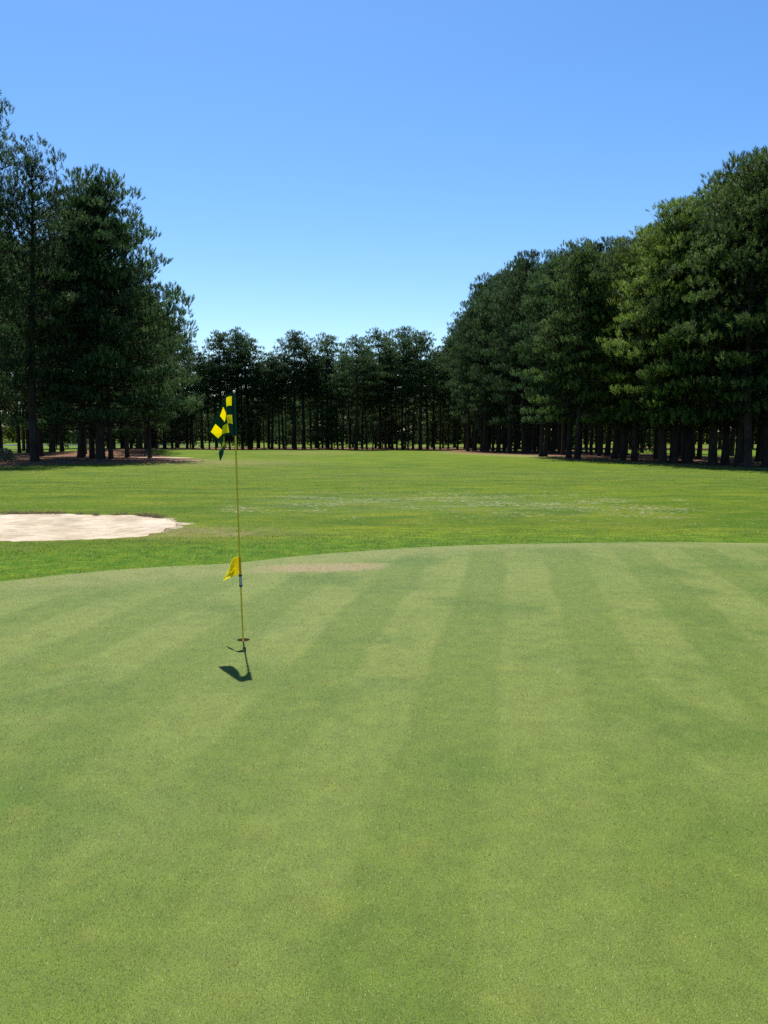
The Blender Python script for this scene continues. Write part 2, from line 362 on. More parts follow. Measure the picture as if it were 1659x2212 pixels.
# fairway and fringe turf
x, y, r = polar(640000, 8.0, 60, -.5, math.radians(44)); k = rng.random(len(x)) > sm(28, 60, r); x, y, r = x[k], y[k], r[k]
def interp_grid(A, x, y):
    i = np.clip(np.searchsorted(xs, x)-1, 0, len(xs)-2); j = np.clip(np.searchsorted(ys, y)-1, 0, len(ys)-2)
    u = (x-xs[i])/(xs[i+1]-xs[i]); v = (y-ys[j])/(ys[j+1]-ys[j])
    return A[i, j]*(1-u)*(1-v)+A[i+1, j]*u*(1-v)+A[i, j+1]*(1-u)*v+A[i+1, j+1]*u*v
g = green_in(x, y); b = bunker_in(x, y); s_ = interp_grid(straw, x, y)
k = (g < -.01) & (b < .06) & (s_ < .5); x, y, r, g, b = x[k], y[k], r[k], g[k], b[k]
at = {n_: interp_grid(A, x, y) for n_, A in dict(fringe=fringe, weed=weed, dry=dry, tan=tan).items()}
clump = .75+.5*np.clip(wob(x, y, 9, 31)+wob(x, y, 25, 32)*.6, -.6, 1.2)
hh = np.where(g > -3.5, .024, .019)*rng.uniform(.5, 1.5, len(x))*clump*np.where(r > 14, .72, 1.0)*(r/11)**.2
blades('fairway_grass', x, y, interp_grid(Z, x, y), hh, .0050*(r/11)**.8, .7, M['rblade'], grain=1.0, extra=at, kind='stuff', label='short mown fairway grass between the putting green and the pines', category='grass')
# ragged grass on the far lip of the bunker
n = 13000
seg = rng.uniform(0, 1, n); pl = np.array([_G(-60,1112), _G(0,1112), _G(110,1113), _G(200,1114), _G(270,1114.5), _G(318,1116), _G(352,1120)])
cum = np.concatenate([[0], np.cumsum(np.hypot(*np.diff(pl, axis=0).T))]); t_ = seg*cum[-1]
x = np.interp(t_, cum, pl[:, 0])+rng.normal(0, .10, n); y = np.interp(t_, cum, pl[:, 1])+rng.normal(-.02, .13, n)+.08*wob(x, x*0, 6, 41)
k = wob(x, y, 4, 44)+.5*wob(x, y, 13, 45) > -.45; x, y = x[k], y[k]; n = len(x)
def m_lip():
    t = NT('dry_lip_grass'); r = t.attr('rnd'); c = t.mix(t.ramp(r, .2, .9), (.07,.07,.028), (.28,.22,.12)); return t.done(t.leaf(c, .3, .6, .2))
blades('bunker_lip_grass', x, y, interp_grid(Z, x, y)+np.clip(.0*x, 0, 1), rng.uniform(.04, .12, n), .009*np.ones(n), .8, m_lip(), kind='stuff', label='ragged dry grass overhanging the far lip of the bunker', category='grass')
# sparse loose straw / clippings strip across the fairway
n = 4500; x = rng.uniform(-4, 8, n); y = 20+rng.normal(0, 1.5, n)+.4*wob(x, x*0, .5, 8)
k = wob(x, y*3, 1.4, 52)+.6*wob(x*.6, y*4, 3, 53) > .25; x, y = x[k], y[k]; n = len(x)
a = rng.normal(0, .45, n); ln = rng.uniform(.04, .14, n)
V = np.empty((n, 3, 3), np.float32); zz = interp_grid(Z, x, y)+.022
V[:, 0] = np.stack([x, y, zz], -1); V[:, 1] = np.stack([x, y+.012, zz+.006], -1); V[:, 2] = np.stack([x+np.cos(a)*ln, y+np.sin(a)*ln, zz+.004], -1)
link('grass_clippings', mesh_np('grass_clippings', V.reshape(-1, 3), np.arange(3*n), 3, [plain('dry_clippings', (.22,.22,.11), .8, .2)]), kind='stuff', label='pale dry clippings strewn in a strip across the fairway', category='clippings')
# ------------------------------------------------------------------ bunker sand
bx = np.linspace(-14, -4.2, 132); by = np.linspace(11.6, 17.6, 90); BX, BY = np.meshgrid(bx, by, indexing='ij')
bb = poly_in(BX, BY, BK); bz = sand_z(BX, BY)-.35*sm(.12, .5, -bb)
link('sand_bunker', mesh_np('sand_bunker', np.stack([BX, BY, bz], -1).reshape(-1, 3), grid_faces(132, 90), 4, [M['sand']], smooth=True), kind='structure')
# lake
lk = bpy.data.meshes.new('lake'); c0 = LAKE.mean(0); lv = [(c0[0]+(p[0]-c0[0])*1.12, c0[1]+(p[1]-c0[1])*1.12, -.45) for p in LAKE]
lk.from_pydata(lv, [], [tuple(range(len(lv)))]); lk.materials.append(M['water']); link('lake', lk, kind='structure')
# ------------------------------------------------------------------ hole and cup
def revolve(prof, n=48, closed=False):
    V = []; Fc = []
    for rr, zz in prof:
        for k in range(n): V.append((rr*math.cos(2*math.pi*k/n), rr*math.sin(2*math.pi*k/n), zz))
    for i_ in range(len(prof)-1):
        for k in range(n): Fc.append((i_*n+k, i_*n+(k+1) % n, (i_+1)*n+(k+1) % n, (i_+1)*n+k))
    return V, Fc
def rev_obj(name, prof, mat, parent, n=48, cap=True):
    V, Fc = revolve(prof, n)
    if cap: Fc.append(tuple(range((len(prof)-1)*n, len(prof)*n)))
    me = bpy.data.meshes.new(name); me.from_pydata(V, [], Fc); me.materials.append(mat); me.polygons.foreach_set('use_smooth', [True]*len(Fc)); me.update()
    return link(name, me, parent)
z0h = float(green_z(HOLE[0], HOLE[1]))
hole = link('golf_hole', None, loc=(HOLE[0], HOLE[1], z0h), label='round dark golf hole cut in the green at the foot of the flagstick', category='hole')
soil = NT('hole_soil'); soil = soil.done(soil.princ(soil.mix(soil.ramp(soil.noise(90, 4, .8), .35, .65), (.035,.018,.012), (.22,.13,.085)), .95, .1))
V, Fc = revolve([(.0545, -.002), (.0535, -.012), (.0545, -.03), (.0540, -.04)], 96)
V = [(a*(1+rng.normal(0, .012)), b*(1+rng.normal(0, .012)), c) for a, b, c in V]
me = bpy.data.meshes.new('soil_wall'); me.from_pydata(V, [], Fc); me.materials.append(soil); me.update(); link('soil_wall', me, hole)
rev_obj('cup_liner', [(.0535, -.026), (.0505, -.026), (.0505, -.13), (.0001, -.135)], plain('cup_plastic', (.6,.6,.58), .4, .5), hole)
# ------------------------------------------------------------------ flagstick
SX = -.0355/2.06   # lean
def stk(z): return Vector((SX*z - .004*math.sin(math.pi*z/2.06), 0, z))
fs = link('flagstick', None, loc=(HOLE[0], HOLE[1]-.006, z0h), label='thin yellow flagstick in the hole flying a green and yellow checkered flag', category='flagstick')
ym = plain('stick_yellow', (.62,.44,.006), .38, .5, .08, 60)
mb = MB(); zs = np.linspace(-.11, 2.045, 44); mb.tube([stk(z) for z in zs], [(.0062 if z < .9 else .0062+.0016*min(1, (z-.9)/.8)) for z in zs], 16); link('pole', mb.mesh('pole', [ym]), fs)
green_d = plain('flag_green', (.004,.045,.024), .75, .25, .1, 80)
def cloth(name, col, trans=.35):
    t = NT(name); f = t.noise(700, 2); c = t.scale(t.mix(0.0, col, col), t.ramp(f, .3, .7, .93, 1.07)); return t.done(t.leaf(c, trans, .7, .2))
cy = cloth('flag_cloth_yellow', (.98,.86,.002), .5); cg = cloth('flag_cloth_green', (.003,.055,.030), .3)
# knob
kn = []
for a in np.linspace(0, math.pi*.86, 12): kn.append((.0098*math.sin(a)+.0001, .0098*math.cos(a)))
kn += [(.0058, -.012), (.0085, -.013), (.0085, -.016), (.005, -.017)]
k_ = rev_obj('knob', kn, plain('knob_white', (.8,.78,.76), .35, .5), fs, 24); k_.location = stk(2.064)
# sleeve of the big flag
fl = link('flag', None, fs)
mb = MB()
zs = np.linspace(1.708, 2.052, 14)
mb.tube([stk(z) for z in zs], .0118, 20); link('sleeve', mb.mesh('sleeve', [green_d]), fl)
def catmull(P, t):   # P (n,k), t in 0..n-1
    n = len(P); i_ = np.clip(np.floor(t).astype(int), 0, n-2); f = (t-i_)[:, None]
    Q = np.concatenate([[2*P[0]-P[1]], P, [2*P[-1]-P[-2]]]); a, b, c, d = Q[i_], Q[i_+1], Q[i_+2], Q[i_+3]
    return .5*((2*b)+(-a+c)*f+(2*a-5*b+4*c-d)*f**2+(-a+3*b-3*c+d)*f**3)
def surf(ctrl, uu, vv):  # ctrl [v][u] of (l, d, h) -> local x = -l, y = d, z = -h
    A = np.array(ctrl, float)
    rows = np.stack([catmull(A[i_], uu) for i_ in range(len(A))])          # nv_ctrl, nu, 3
    out = np.stack([catmull(rows[:, j_], vv) for j_ in range(len(uu))], 0)   # nu, nv, 3
    return out
FC = [
 [(.006,0,0),(.050,-.055,.018),(.090,-.046,.085),(.142,.008,.162),(.205,.080,.235),(.262,.150,.312)],
 [(.010,-.004,.0875),(.054,-.048,.100),(.066,-.012,.172),(.086,.040,.250),(.128,.100,.312),(.192,.135,.370)],
 [(.010,-.005,.175),(.054,-.062,.178),(.076,-.030,.225),(.094,.010,.290),(.112,.070,.360),(.138,.100,.430)],
 [(.010,-.005,.2625),(.036,-.082,.252),(.088,-.078,.275),(.090,-.035,.330),(.106,.030,.420),(.158,.070,.480)],
 [(.010,-.005,.345),(.024,-.088,.336),(.092,-.092,.352),(.092,-.040,.405),(.108,.015,.485),(.147,.050,.555)]]
ub = [0.0,.020]; 
for c_ in range(5): ub.append(.020+.0825*(c_+1))
ub.append(.45); vb = [0.0,.020]
for c_ in range(4): vb.append(.020+.0775*(c_+1))
vb.append(.35)
def subdiv(b, n):
    o = []; cell = []
    for i_ in range(len(b)-1):
        m = n if b[i_+1]-b[i_] > .03 else 2
        o += list(np.linspace(b[i_], b[i_+1], m, endpoint=False)); cell += [i_]*m
    return np.array(o+[b[-1]]), cell
U_, uc = subdiv(ub, 9); V_, vc = subdiv(vb, 9)
S = surf(FC, U_/.45*5, V_/.35*4)
Pt = np.stack([-S[..., 0], S[..., 1], -S[..., 2]], -1)
top = stk(2.050)
Pt = Pt+np.array([top.x, 0, top.z]) ; Pt[..., 0] += SX*(Pt[..., 2]-top.z)
mi = [1 if (uc[a] in range(1, 6) and vc[b_] in range(1, 5) and (uc[a]+vc[b_]) % 2 == 0) else 0 for a in range(len(uc)) for b_ in range(len(vc))]
me = mesh_np('cloth', Pt.reshape(-1, 3), grid_faces(len(U_), len(V_)), 4, [cg, cy], smooth=True, mat_idx=mi)
o = link('cloth', me, fl); o['label'] = 'green and yellow checkered flag cloth hanging in a fold'
md = o.modifiers.new('thick', 'SOLIDIFY'); md.thickness = .0006
# small yellow flag below
f2 = link('pennant', None, fs); f2['label'] = 'small plain yellow pennant with two dark words low on the stick'
sy = cloth('pennant_cloth', (.98,.82,.003), .48); symat = plain('pennant_sleeve', (.62,.34,.004), .6, .3, .05)
mb = MB(); mb.tube([stk(z) for z in np.linspace(.556, .706, 8)], .0108, 18); link('sleeve', mb.mesh('sleeve2', [symat]), f2)
PC = [
 [(.006,0,-.002),(.046,-.018,.010),(.078,.006,.062),(.110,.042,.128),(.160,.075,.216)],
 [(.010,-.004,.05),(.036,-.034,.058),(.060,-.030,.098),(.100,.004,.148),(.151,.070,.212)],
 [(.010,-.005,.10),(.032,-.036,.106),(.058,-.030,.132),(.098,-.002,.164),(.148,.055,.207)],
 [(.010,-.005,.148),(.040,-.044,.154),(.070,-.046,.166),(.104,-.018,.184),(.157,.060,.218)]]
uu = np.linspace(0, 4, 41); vv = np.linspace(0, 3, 31)
S = surf(PC, uu, vv); Pt2 = np.stack([-S[..., 0], S[..., 1], -S[..., 2]], -1)
t2 = stk(.706); Pt2 = Pt2+np.array([t2.x, 0, t2.z])
me = mesh_np('cloth', Pt2.reshape(-1, 3), grid_faces(41, 31), 4, [sy], smooth=True); o = link('cloth', me, f2)
md = o.modifiers.new('thick', 'SOLIDIFY'); md.thickness = .0005
# two short lines of worn dark printing on the pennant (strokes laid on the cloth)
def on_cloth(u, v):
    s_ = surf(PC, np.array([u, u+.01]), np.array([v, v+.01])); p = Vector((-s_[0, 0, 0], s_[0, 0, 1], -s_[0, 0, 2]))
    return p+Vector((t2.x, -.0013, t2.z))
strokes = [((1.30,.95),(1.30,1.35)),((1.30,.95),(1.62,1.0)),((1.30,1.12),(1.5,1.16)),((1.85,.98),(2.15,1.0)),((1.85,.98),(1.85,1.15)),((1.85,1.15),(2.12,1.2)),((2.12,1.2),(2.08,1.36)),((2.08,1.36),(1.82,1.36)),
  ((1.35,1.72),(1.35,2.1)),((1.35,1.72),(1.58,1.78)),((1.58,1.78),(1.58,2.12)),((1.35,1.92),(1.58,1.95)),((1.35,2.1),(1.58,2.12)),((1.75,1.9),(1.95,1.9)),((1.95,1.70),(1.95,2.14)),((1.75,1.9),(1.75,2.14)),((1.75,2.14),(1.95,2.14)),((2.12,1.88),(2.34,1.9)),((2.12,1.88),(2.12,2.0)),((2.12,2.0),(2.32,2.04)),((2.32,2.04),(2.3,2.16)),((2.3,2.16),(2.1,2.15))]
mb = MB()
for a, b_ in strokes:
    mb.tube([on_cloth(a[0]+(b_[0]-a[0])*q, a[1]+(b_[1]-a[1])*q) for q in (0, .5, 1)], .0011, 5)
o = link('printing', mb.mesh('printing', [plain('worn_ink', (.10,.09,.01), .8, .1)]), f2)
# reflector tube with black collars
rf = link('reflector', None, fs)
def band(name, za, zb, ra, rb, mat, par):
    mb = MB(); mb.tube([stk(za), stk(za+(zb-za)*.15), stk(zb-(zb-za)*.15), stk(zb)], [ra, rb, rb, ra], 24); return link(name, mb.mesh(name, [mat]), par)
band('tube', .466, .546, .0128, .0130, plain('reflector_grey', (.30,.36,.43), .3, .5, .06, 200), rf)
blk = plain('collar_black', (.006,.006,.008), .5, .4)
band('collar', .541, .556, .0125, .0142, blk, rf); band('collar', .456, .471, .0125, .0142, blk, rf)
band('ferrule', .444, .457, .0075, .0092, plain('ferrule_grey', (.30,.31,.28), .5, .4), rf)
# ------------------------------------------------------------------ pines
def rand_unit(n):
    v = rng.normal(size=(n, 3)); return v/np.linalg.norm(v, axis=1, keepdims=True)
def norm(v): return v/np.maximum(np.linalg.norm(v, axis=-1, keepdims=True), 1e-9)
def make_pine(name, H, rad, cb, prof, nb, tr, k=13, sub=2.6, seed=1, fork=0, nl=.23, bw=.027, thin=1.0, pad=1.0, dens=1.0, skew=(0, 0), dead=8):
    R_ = random.Random(seed); mb = MB(); k = int(k*1.6)
    ph = R_.uniform(0, 6); ben = R_.uniform(.05, .22)
    def ax(z): return Vector((ben*math.sin(z*.22+ph)-ben*math.sin(ph), ben*math.cos(z*.17+ph)-ben*math.cos(ph), z))
    zs = [-.25, 0, .25, .7]+[H*q for q in np.linspace(.08, .985, 15)]
    mb.tube([ax(z) for z in zs], [tr*1.45, tr*1.3, tr*1.12, tr*1.03]+[tr*max(.07, (1-q)**.75) for q in np.linspace(.08, .985, 15)], 10)
    TP = []; TD = []; TT = []; TN = []
    for i_ in range(nb):
        q = ((i_+R_.random())/nb)**.88
        z = H*(cb+(.985-cb)*q); az = i_*2.4+R_.uniform(-.5, .5)
        r_ = rad*prof(q)*R_.choice([R_.uniform(.62, .9), R_.uniform(.88, 1.0), R_.uniform(.95, 1.08)])
        r_ *= 1+skew[0]*math.cos(az-skew[1])
        if r_ < .35: r_ = .35
        el = math.radians(-6+62*q**1.4+R_.uniform(-9, 9)); n_ = 7
        p = ax(z); d = Vector((math.cos(az)*math.cos(el), math.sin(az)*math.cos(el), math.sin(el)))
        pts = [p]
        for s_ in range(n_):
            d = (d+Vector((R_.uniform(-.13, .13), R_.uniform(-.13, .13), R_.uniform(-.05, .10)+(.05 if s_ > 3 else -.02)))).normalized()
            p = p+d*(r_/n_); pts.append(p)
        br = min(tr*.28, .012+.011*r_)
        mb.tube(pts, [br*(1-s_/(n_+.6)) for s_ in range(n_+1)], 5, cap=False)
        pa = np.array(pts); clump_t = R_.random()
        npd = max(1, int(round(r_/1.15*thin)))
        for s_ in range(npd+1):
            f = 1.0 if s_ == npd else (.36 if q < .75 else .15)+(.62)*(s_+R_.random()*.8)/npd
            f = min(f, 1.0); x_ = f*n_; a_ = int(min(n_-1, x_)); o = pa[a_]+(pa[a_+1]-pa[a_])*(x_-a_)
            dm_ = pa[a_+1]-pa[a_]; dm_ = dm_/np.linalg.norm(dm_)
            lat = np.array([-dm_[1], dm_[0], 0.0]); sg = 0 if s_ == npd else (1 if s_ % 2 else -1)*R_.uniform(.35, .95)*min(1.2, r_*.28)
            ce = o+lat*sg+np.array([0, 0, R_.uniform(.0, .22)])
            if sg: mb.tube([o-dm_*.25, o+lat*sg*.5, ce], [.014,.010,.005], 3, cap=False)
            pr = R_.uniform(.42, .80)*min(1.0, .55+r_*.16)*pad
            pt_ = min(1, max(0, .5*clump_t+.5*R_.random())); m_ = max(5, int(dens*pr*pr*52))
            for t_ in range(m_):
                u_ = np.array([R_.gauss(0, 1), R_.gauss(0, 1), R_.gauss(.35, .8)]); u_ /= np.linalg.norm(u_)
                if u_[2] < -.45: u_[2] *= -.5
                pp = ce+u_*np.array([1, 1, .62])*pr*R_.uniform(.55, 1.0)
                dd_ = u_*.55+np.array([R_.gauss(0, .2), R_.gauss(0, .2), .95])
                TP.append(pp); TD.append(dd_); TT.append(min(.92, max(0, .6*pt_+.4*R_.random())) if R_.random() > .012 else 1.0); TN.append(u_)
    # leader
    for t_ in range(14):
        z = H*(.95+.055*t_/14); a_ = R_.uniform(0, 6.28); rr = R_.uniform(0, .3); p = ax(min(z, H)); TP.append(np.array([p.x+rr*math.cos(a_), p.y+rr*math.sin(a_), z])); TD.append(np.array([.3*math.cos(a_), .3*math.sin(a_), 1.0])); TT.append(R_.random()*.8); TN.append(np.array([math.cos(a_), math.sin(a_), 1.2])/1.56)
    for i_ in range(dead):   # bare dead limbs under the crown
        z = H*R_.uniform(.16, cb+.05); az = R_.uniform(0, 6.28); L_ = R_.uniform(.5, 2.0)*min(1, rad/3)
        p = ax(z); q_ = p+Vector((math.cos(az)*L_*.5, math.sin(az)*L_*.5, R_.uniform(-.1, .15))); w_ = q_+Vector((math.cos(az+.3)*L_*.5, math.sin(az+.3)*L_*.5, R_.uniform(-.35, .1)))
        mb.tube([p, q_, w_], [.028, .017, .006], 4, cap=False)
    TP = np.array(TP); TD = norm(np.array(TD)); TT = np.array(TT); n = len(TP)
    P = np.repeat(TP, k, 0); D = np.repeat(TD, k, 0); T = np.repeat(TT, k); NN = np.repeat(np.array(TN), k, 0)
    N = len(P)
    d = norm(D*1.0+rand_unit(N)*.62); P = P+D*rng.uniform(-.04, .26, N)[:, None]
    l = nl*rng.uniform(.7, 1.2, N)[:, None]; side = norm(np.cross(d, rand_unit(N)))*(bw/2)
    V = np.empty((N, 3, 3), np.float32); V[:, 0] = P-side+d*.02; V[:, 1] = P+side+d*.02; V[:, 2] = P+d*l
    T = np.clip(T+rng.normal(0, .06, N)*(T < .95), 0, 1)
    cm = mesh_np('crown', V.reshape(-1, 3), np.arange(3*N), 3, [M['needle']], dict(tint=np.repeat(T, 3)))
    NN = norm(NN+rand_unit(N)*.35); at = cm.attributes.new('pn', 'FLOAT_VECTOR', 'POINT'); at.data.foreach_set('vector', np.repeat(NN, 3, 0).astype(np.float32).ravel())
    return mb.mesh('trunk', [M['bark']]), cm, H, n
rnd_top = lambda t: (.72+.28*t/.3) if t < .3 else max(.08, math.sqrt(max(0, 1-((t-.3)/.73)**2)))
slim = lambda t: (.55+.45*t/.4) if t < .4 else max(.08, math.sqrt(max(0, 1-((t-.4)/.62)**2)))
cone = lambda t: max(.06, (1-t)**.44*(1 if t > .12 else .8+t*1.6))
proto = {
 'fa': make_pine('fa', 18, 3.0, .42, slim, 50, .21, seed=11),
 'fb': make_pine('fb', 18, 2.7, .36, rnd_top, 52, .19, seed=12),
 'fc': make_pine('fc', 18, 3.3, .46, rnd_top, 52, .23, seed=13),
 'fd': make_pine('fd', 18, 2.5, .30, slim, 52, .17, seed=14),
 'fe': make_pine('fe', 18, 2.9, .26, rnd_top, 58, .20, seed=15),
 'ea': make_pine('ea', 18, 3.6, .22, rnd_top, 66, .23, seed=21, k=15, dead=5),
 'eb': make_pine('eb', 18, 3.3, .28, slim, 62, .21, seed=22, k=15, dead=6),
 'ec': make_pine('ec', 18, 3.9, .15, rnd_top, 70, .22, seed=23, k=15, dead=4),
 'ed': make_pine('ed', 18, 3.5, .10, rnd_top, 72, .22, seed=27, k=15, dead=4),
 'big': make_pine('big', 18.2, 7.3, .11, cone, 150, .30, seed=31, thin=1.25, k=16, sub=3.0, dead=12),
 'tall': make_pine('tall', 21, 4.6, .20, rnd_top, 92, .27, seed=33, k=13, dens=.7, dead=14),
 'bush': make_pine('bush', 5, 1.9, .06, cone, 50, .06, seed=41, k=12, dead=0),
}
# skyline of the photograph: how tall the trees are at each bearing
SKX = [-300,0,40,80,110,145,190,240,275,310,345,400,410,440,450,470,510,545,565,600,630,660,685,710,735,765,800,860,900,930,946,955,970,1000,1018,1050,1100,1140,1170,1200,1240,1265,1300,1340,1400,1450,1490,1520,1560,1600,1659,2000]
SKY = [120,235,300,330,380,355,385,430,480,505,560,640,720,735,748,727,720,738,756,732,718,747,742,730,754,737,726,712,722,738,752,725,692,668,640,602,570,546,560,542,520,513,538,512,470,428,430,398,368,342,322,180]
def proj(X_, Y_, Z_):
    dz = Z_-HC; dep = Y_*cp-dz*sp; up = dz*cp+Y_*sp
    return 829.5+F*X_/dep, 1106-F*up/dep
def tree_h(X_, Y_, drop=0.0):
    drop += 900/Y_*1.15
    px = 829.5+F*X_/(Y_*cp); py = float(np.interp(px, SKX, SKY))+drop
    d = ray(px, py); return HC+Y_/d[1]*d[2]
COUNT = 0
placed = []
def pine(kind, X_, Y_, Ht, label, group, rot=None, tint=0.0, wide=1.0, shrub=False, lean=0.0):
    global COUNT
    tm, cm, H, _n = proto[kind]; zb = float(terrain_z(X_, Y_))
    s_ = (Ht-zb)/H
    name = 'young_pine' if shrub else 'pine_tree'
    r = link(name, None, loc=(X_, Y_, zb-.02), label=label, category='pine tree')
    if group: r['group'] = group
    r.rotation_euler = (random.gauss(0, .014)+lean, random.gauss(0, .014), random.uniform(0, 6.28) if rot is None else rot)
    w = s_*wide; r.scale = (w*random.uniform(.93, 1.1), w*random.uniform(.93, 1.1), s_)
    a = link('trunk', tm, r); tk = random.uniform(.72, 1.22) if kind != 'big' else 1.0; a.scale = (tk, tk, 1); b_ = link('crown', cm, r)
    b_.color = (1, 1, 1, max(0.0, tint)); COUNT += 1; placed.append((X_, Y_)); return r
ORD = ['first','second','third','fourth','fifth','sixth','seventh','eighth','ninth','tenth','eleventh','twelfth','thirteenth','fourteenth','fifteenth','sixteenth','seventeenth','eighteenth','nineteenth','twentieth',
 'twenty-first','twenty-second','twenty-third','twenty-fourth','twenty-fifth','twenty-sixth','twenty-seventh','twenty-eighth','twenty-ninth','thirtieth','thirty-first','thirty-second','thirty-third','thirty-fourth','thirty-fifth','thirty-sixth','thirty-seventh','thirty-eighth','thirty-ninth','fortieth']
# (source-photo pixel of the foot of each trunk in the front row)  right-hand wood
RF = [(1801,1769),(1842,1777),(1868,1775),(1897,1777),(1920,1778),(1941,1776),(1961,1780),(1985,1778),(2005,1782),(2030,1780),(2062,1787),(2130,1798),(2146,1797),(2179,1786),(2208,1780),(2239,1805),(2273,1808),(2309,1785),(2326,1792),(2350,1783),(2367,1790),(2391,1794),(2420,1807),(2453,1812),(2498,1814),(2527,1783),(2608,1824),(2653,1824),(2680,1795),(2699,1823),(2752,1808),(2806,1832),(2854,1829),(2878,1796),(2904,1834),(2944,1842),(2987,1815),(3020,1838)]
def foot(sx_, sy_):
    px, py = sx_*.54861, sy_*.54861; z = 0.0
    for _ in range(6):
        x_, y_ = G(px, py, z); z = float(base_z(x_, y_))
    return x_, y_
n = len(RF)
for i_, (a, b_) in enumerate(RF):
    X_, Y_ = foot(a, b_)
    kind = ['ec','ea','ec','ed','eb','ec','ed'][i_ % 7] if b_ > 1788 or i_ % 2 == 0 else ['fb','fe','fd'][i_ % 3]
    tint = .0
    look = 'dark green pine'
    if a in (2453, 2498, 2608): tint = {2453: .7, 2498: 1.0, 2608: .75}[a]; look = 'sunlit yellow-green pine'
    elif a in (2273, 2653, 2806, 2944): tint = .35; look = 'bright-tipped pine'
    Ht = tree_h(X_, Y_, random.uniform(-4, 26))
    rk = n-i_
    pine(kind, X_, Y_, min(22.5, Ht), '%s, front row of right-hand wood, %s trunk from frame edge' % (look, ORD[rk-1]), 'pines along the front of the right-hand wood', tint=tint, wide=1.1 if b_ > 1820 else (1.0 if b_ > 1790 else .92))
for (X_, Y_) in [(23.5,39.5),(26.5,36.5),(25.6,43),(29,40),(29.5,33.5),(33,37),(33,30)]:
    pine('ea' if X_ < 28 else 'ec', X_, Y_, 18.5, 'dark pine at the right frame edge nearest the putting green', 'pines at the right frame edge')
def free(X_, Y_, dmin):
    return all((X_-a)**2+(Y_-b_)**2 > dmin*dmin for a, b_ in placed)
R3 = random.Random(99)
# trees standing deeper in the right-hand strip
c = 0
for _ in range(4000):
    if c >= 36: break
    Y_ = R3.uniform(46, 104); e = float(np.interp(Y_, ye, xe)); X_ = e+R3.uniform(3.0, 15)
    px = 829.5+F*X_/Y_
    if px > 1760 or not free(X_, Y_, 2.6): continue
    pine(R3.choice(['fa','fb','fc','fd','fe','eb']), X_, Y_, min(21, tree_h(X_, Y_, R3.uniform(12, 60))), 'dark pine standing behind the front row of the right-hand wood', 'pines deep in the right-hand wood'); c += 1
# far line across the end of the fairway
BF = [(800,1766),(825,1766),(850,1765),(878,1766),(905,1765),(930,1766),(955,1766),(985,1766),(1012,1765),(1040,1767),(1061,1766),(1071,1767),(1100,1766),(1126,1764),(1158,1768),(1166,1766),(1196,1766),(1225,1764),(1253,1766),(1290,1767),(1306,1766),(1330,1765),(1349,1770),(1378,1767),(1402,1771),(1427,1769),(1444,1769),(1468,1770),(1496,1768),(1520,1767),(1546,1769),(1563,1770),(1585,1770),(1606,1771),(1626,1768),(1655,1771),(1683,1769),(1709,1769),(1733,1769),(1765,1768)]
HEADS = {min(range(len(BF)), key=lambda k_: abs(BF[k_][0]*.5486-h_)) for h_ in (480, 513, 545, 628, 655, 708, 765, 815, 865, 915)}
for i_, (a, b_) in enumerate(BF):
    X_, Y_ = foot(a, b_); Y2 = min(Y_, 112)
    X_ = X_*Y2/Y_
    kind = ['fb','fa','fe','fc','fd'][(i_*3) % 5]
    where = 'behind the checkered flag' if 810 < a < 935 else ('left of centre' if a < 1300 else 'right of centre')
    hd = i_ in HEADS
    pine(kind if not hd else 'fc', X_, Y2, min(19.5, max(12, tree_h(X_, Y2, -6 if hd else random.choice([10, 22, 34, 48])))), '%s pine in the far row, %s trunk from the left, %s' % ('slender' if kind in 'fbfd' else 'tall', ORD[i_], where), 'pines in the far row closing the fairway', wide=random.uniform(1.25, 1.4) if hd else random.uniform(.95, 1.15))
c = 0
for _ in range(4000):
    if c >= 56: break
    Y_ = R3.uniform(112, 133); X_ = R3.uniform(-50, 30)
    if not free(X_, Y_, 2.4): continue
    pine(R3.choice(['fa','fb','ec','fd','fe','ec']), X_, Y_, min(20, max(12, tree_h(X_, Y_, R3.uniform(26, 80)))), 'dark pine standing behind the far row at the end of the fairway', 'pines behind the far row', wide=1.1); c += 1
# left grove
LF = [(395,1807,'big',0,'very large broad-crowned pine at the edge of the left grove, sweeping over the straw'),
      (363,1806,'fc',40,'grey-barked pine close beside the broad edge pine in the left grove'),
      (437,1807,'eb',150,'slimmer pine just right of the broad edge pine in the left grove'),
      (321,1798,'ea',-12,'straight dark pine one gap left of the grey-barked trunk'),
      (245,1783,'ea',40,'thick dark pine in the middle of the left grove'),
      (209,1777,'fb',40,'pine with a dark trunk just left of the thickest middle trunk of the left grove'),
      (162,1767,'fe',40,'thin pine set back in the left grove before the sunlit grass'),
      (115,1785,'fc',30,'pine in the left grove with a flared foot on the red straw'),
      (137,1816,'tall',-5,'pine in the left grove whose foot stands nearest the lawn'),
      (2,1795,'eb',30,'pine cut by the left frame edge in the left grove')]
for a, b_, kind, drop, lab in LF:
    X_, Y_ = foot(a, b_)
    Ht = 18.2 if kind == 'big' else min(20, tree_h(X_, Y_, drop))
    pine(kind, X_, Y_, Ht, lab, 'pines of the left grove', rot=(1.2 if kind == 'big' else None))
pine('tall', -24.4, 46.5, 21.1, 'tall loose grey-green pine filling the top left corner of the picture', 'pines of the left grove', rot=.4)
pine('ea', -27.5, 43.0, 20.5, 'tall pine outside the left edge of the left grove', 'pines of the left grove')
c = 0
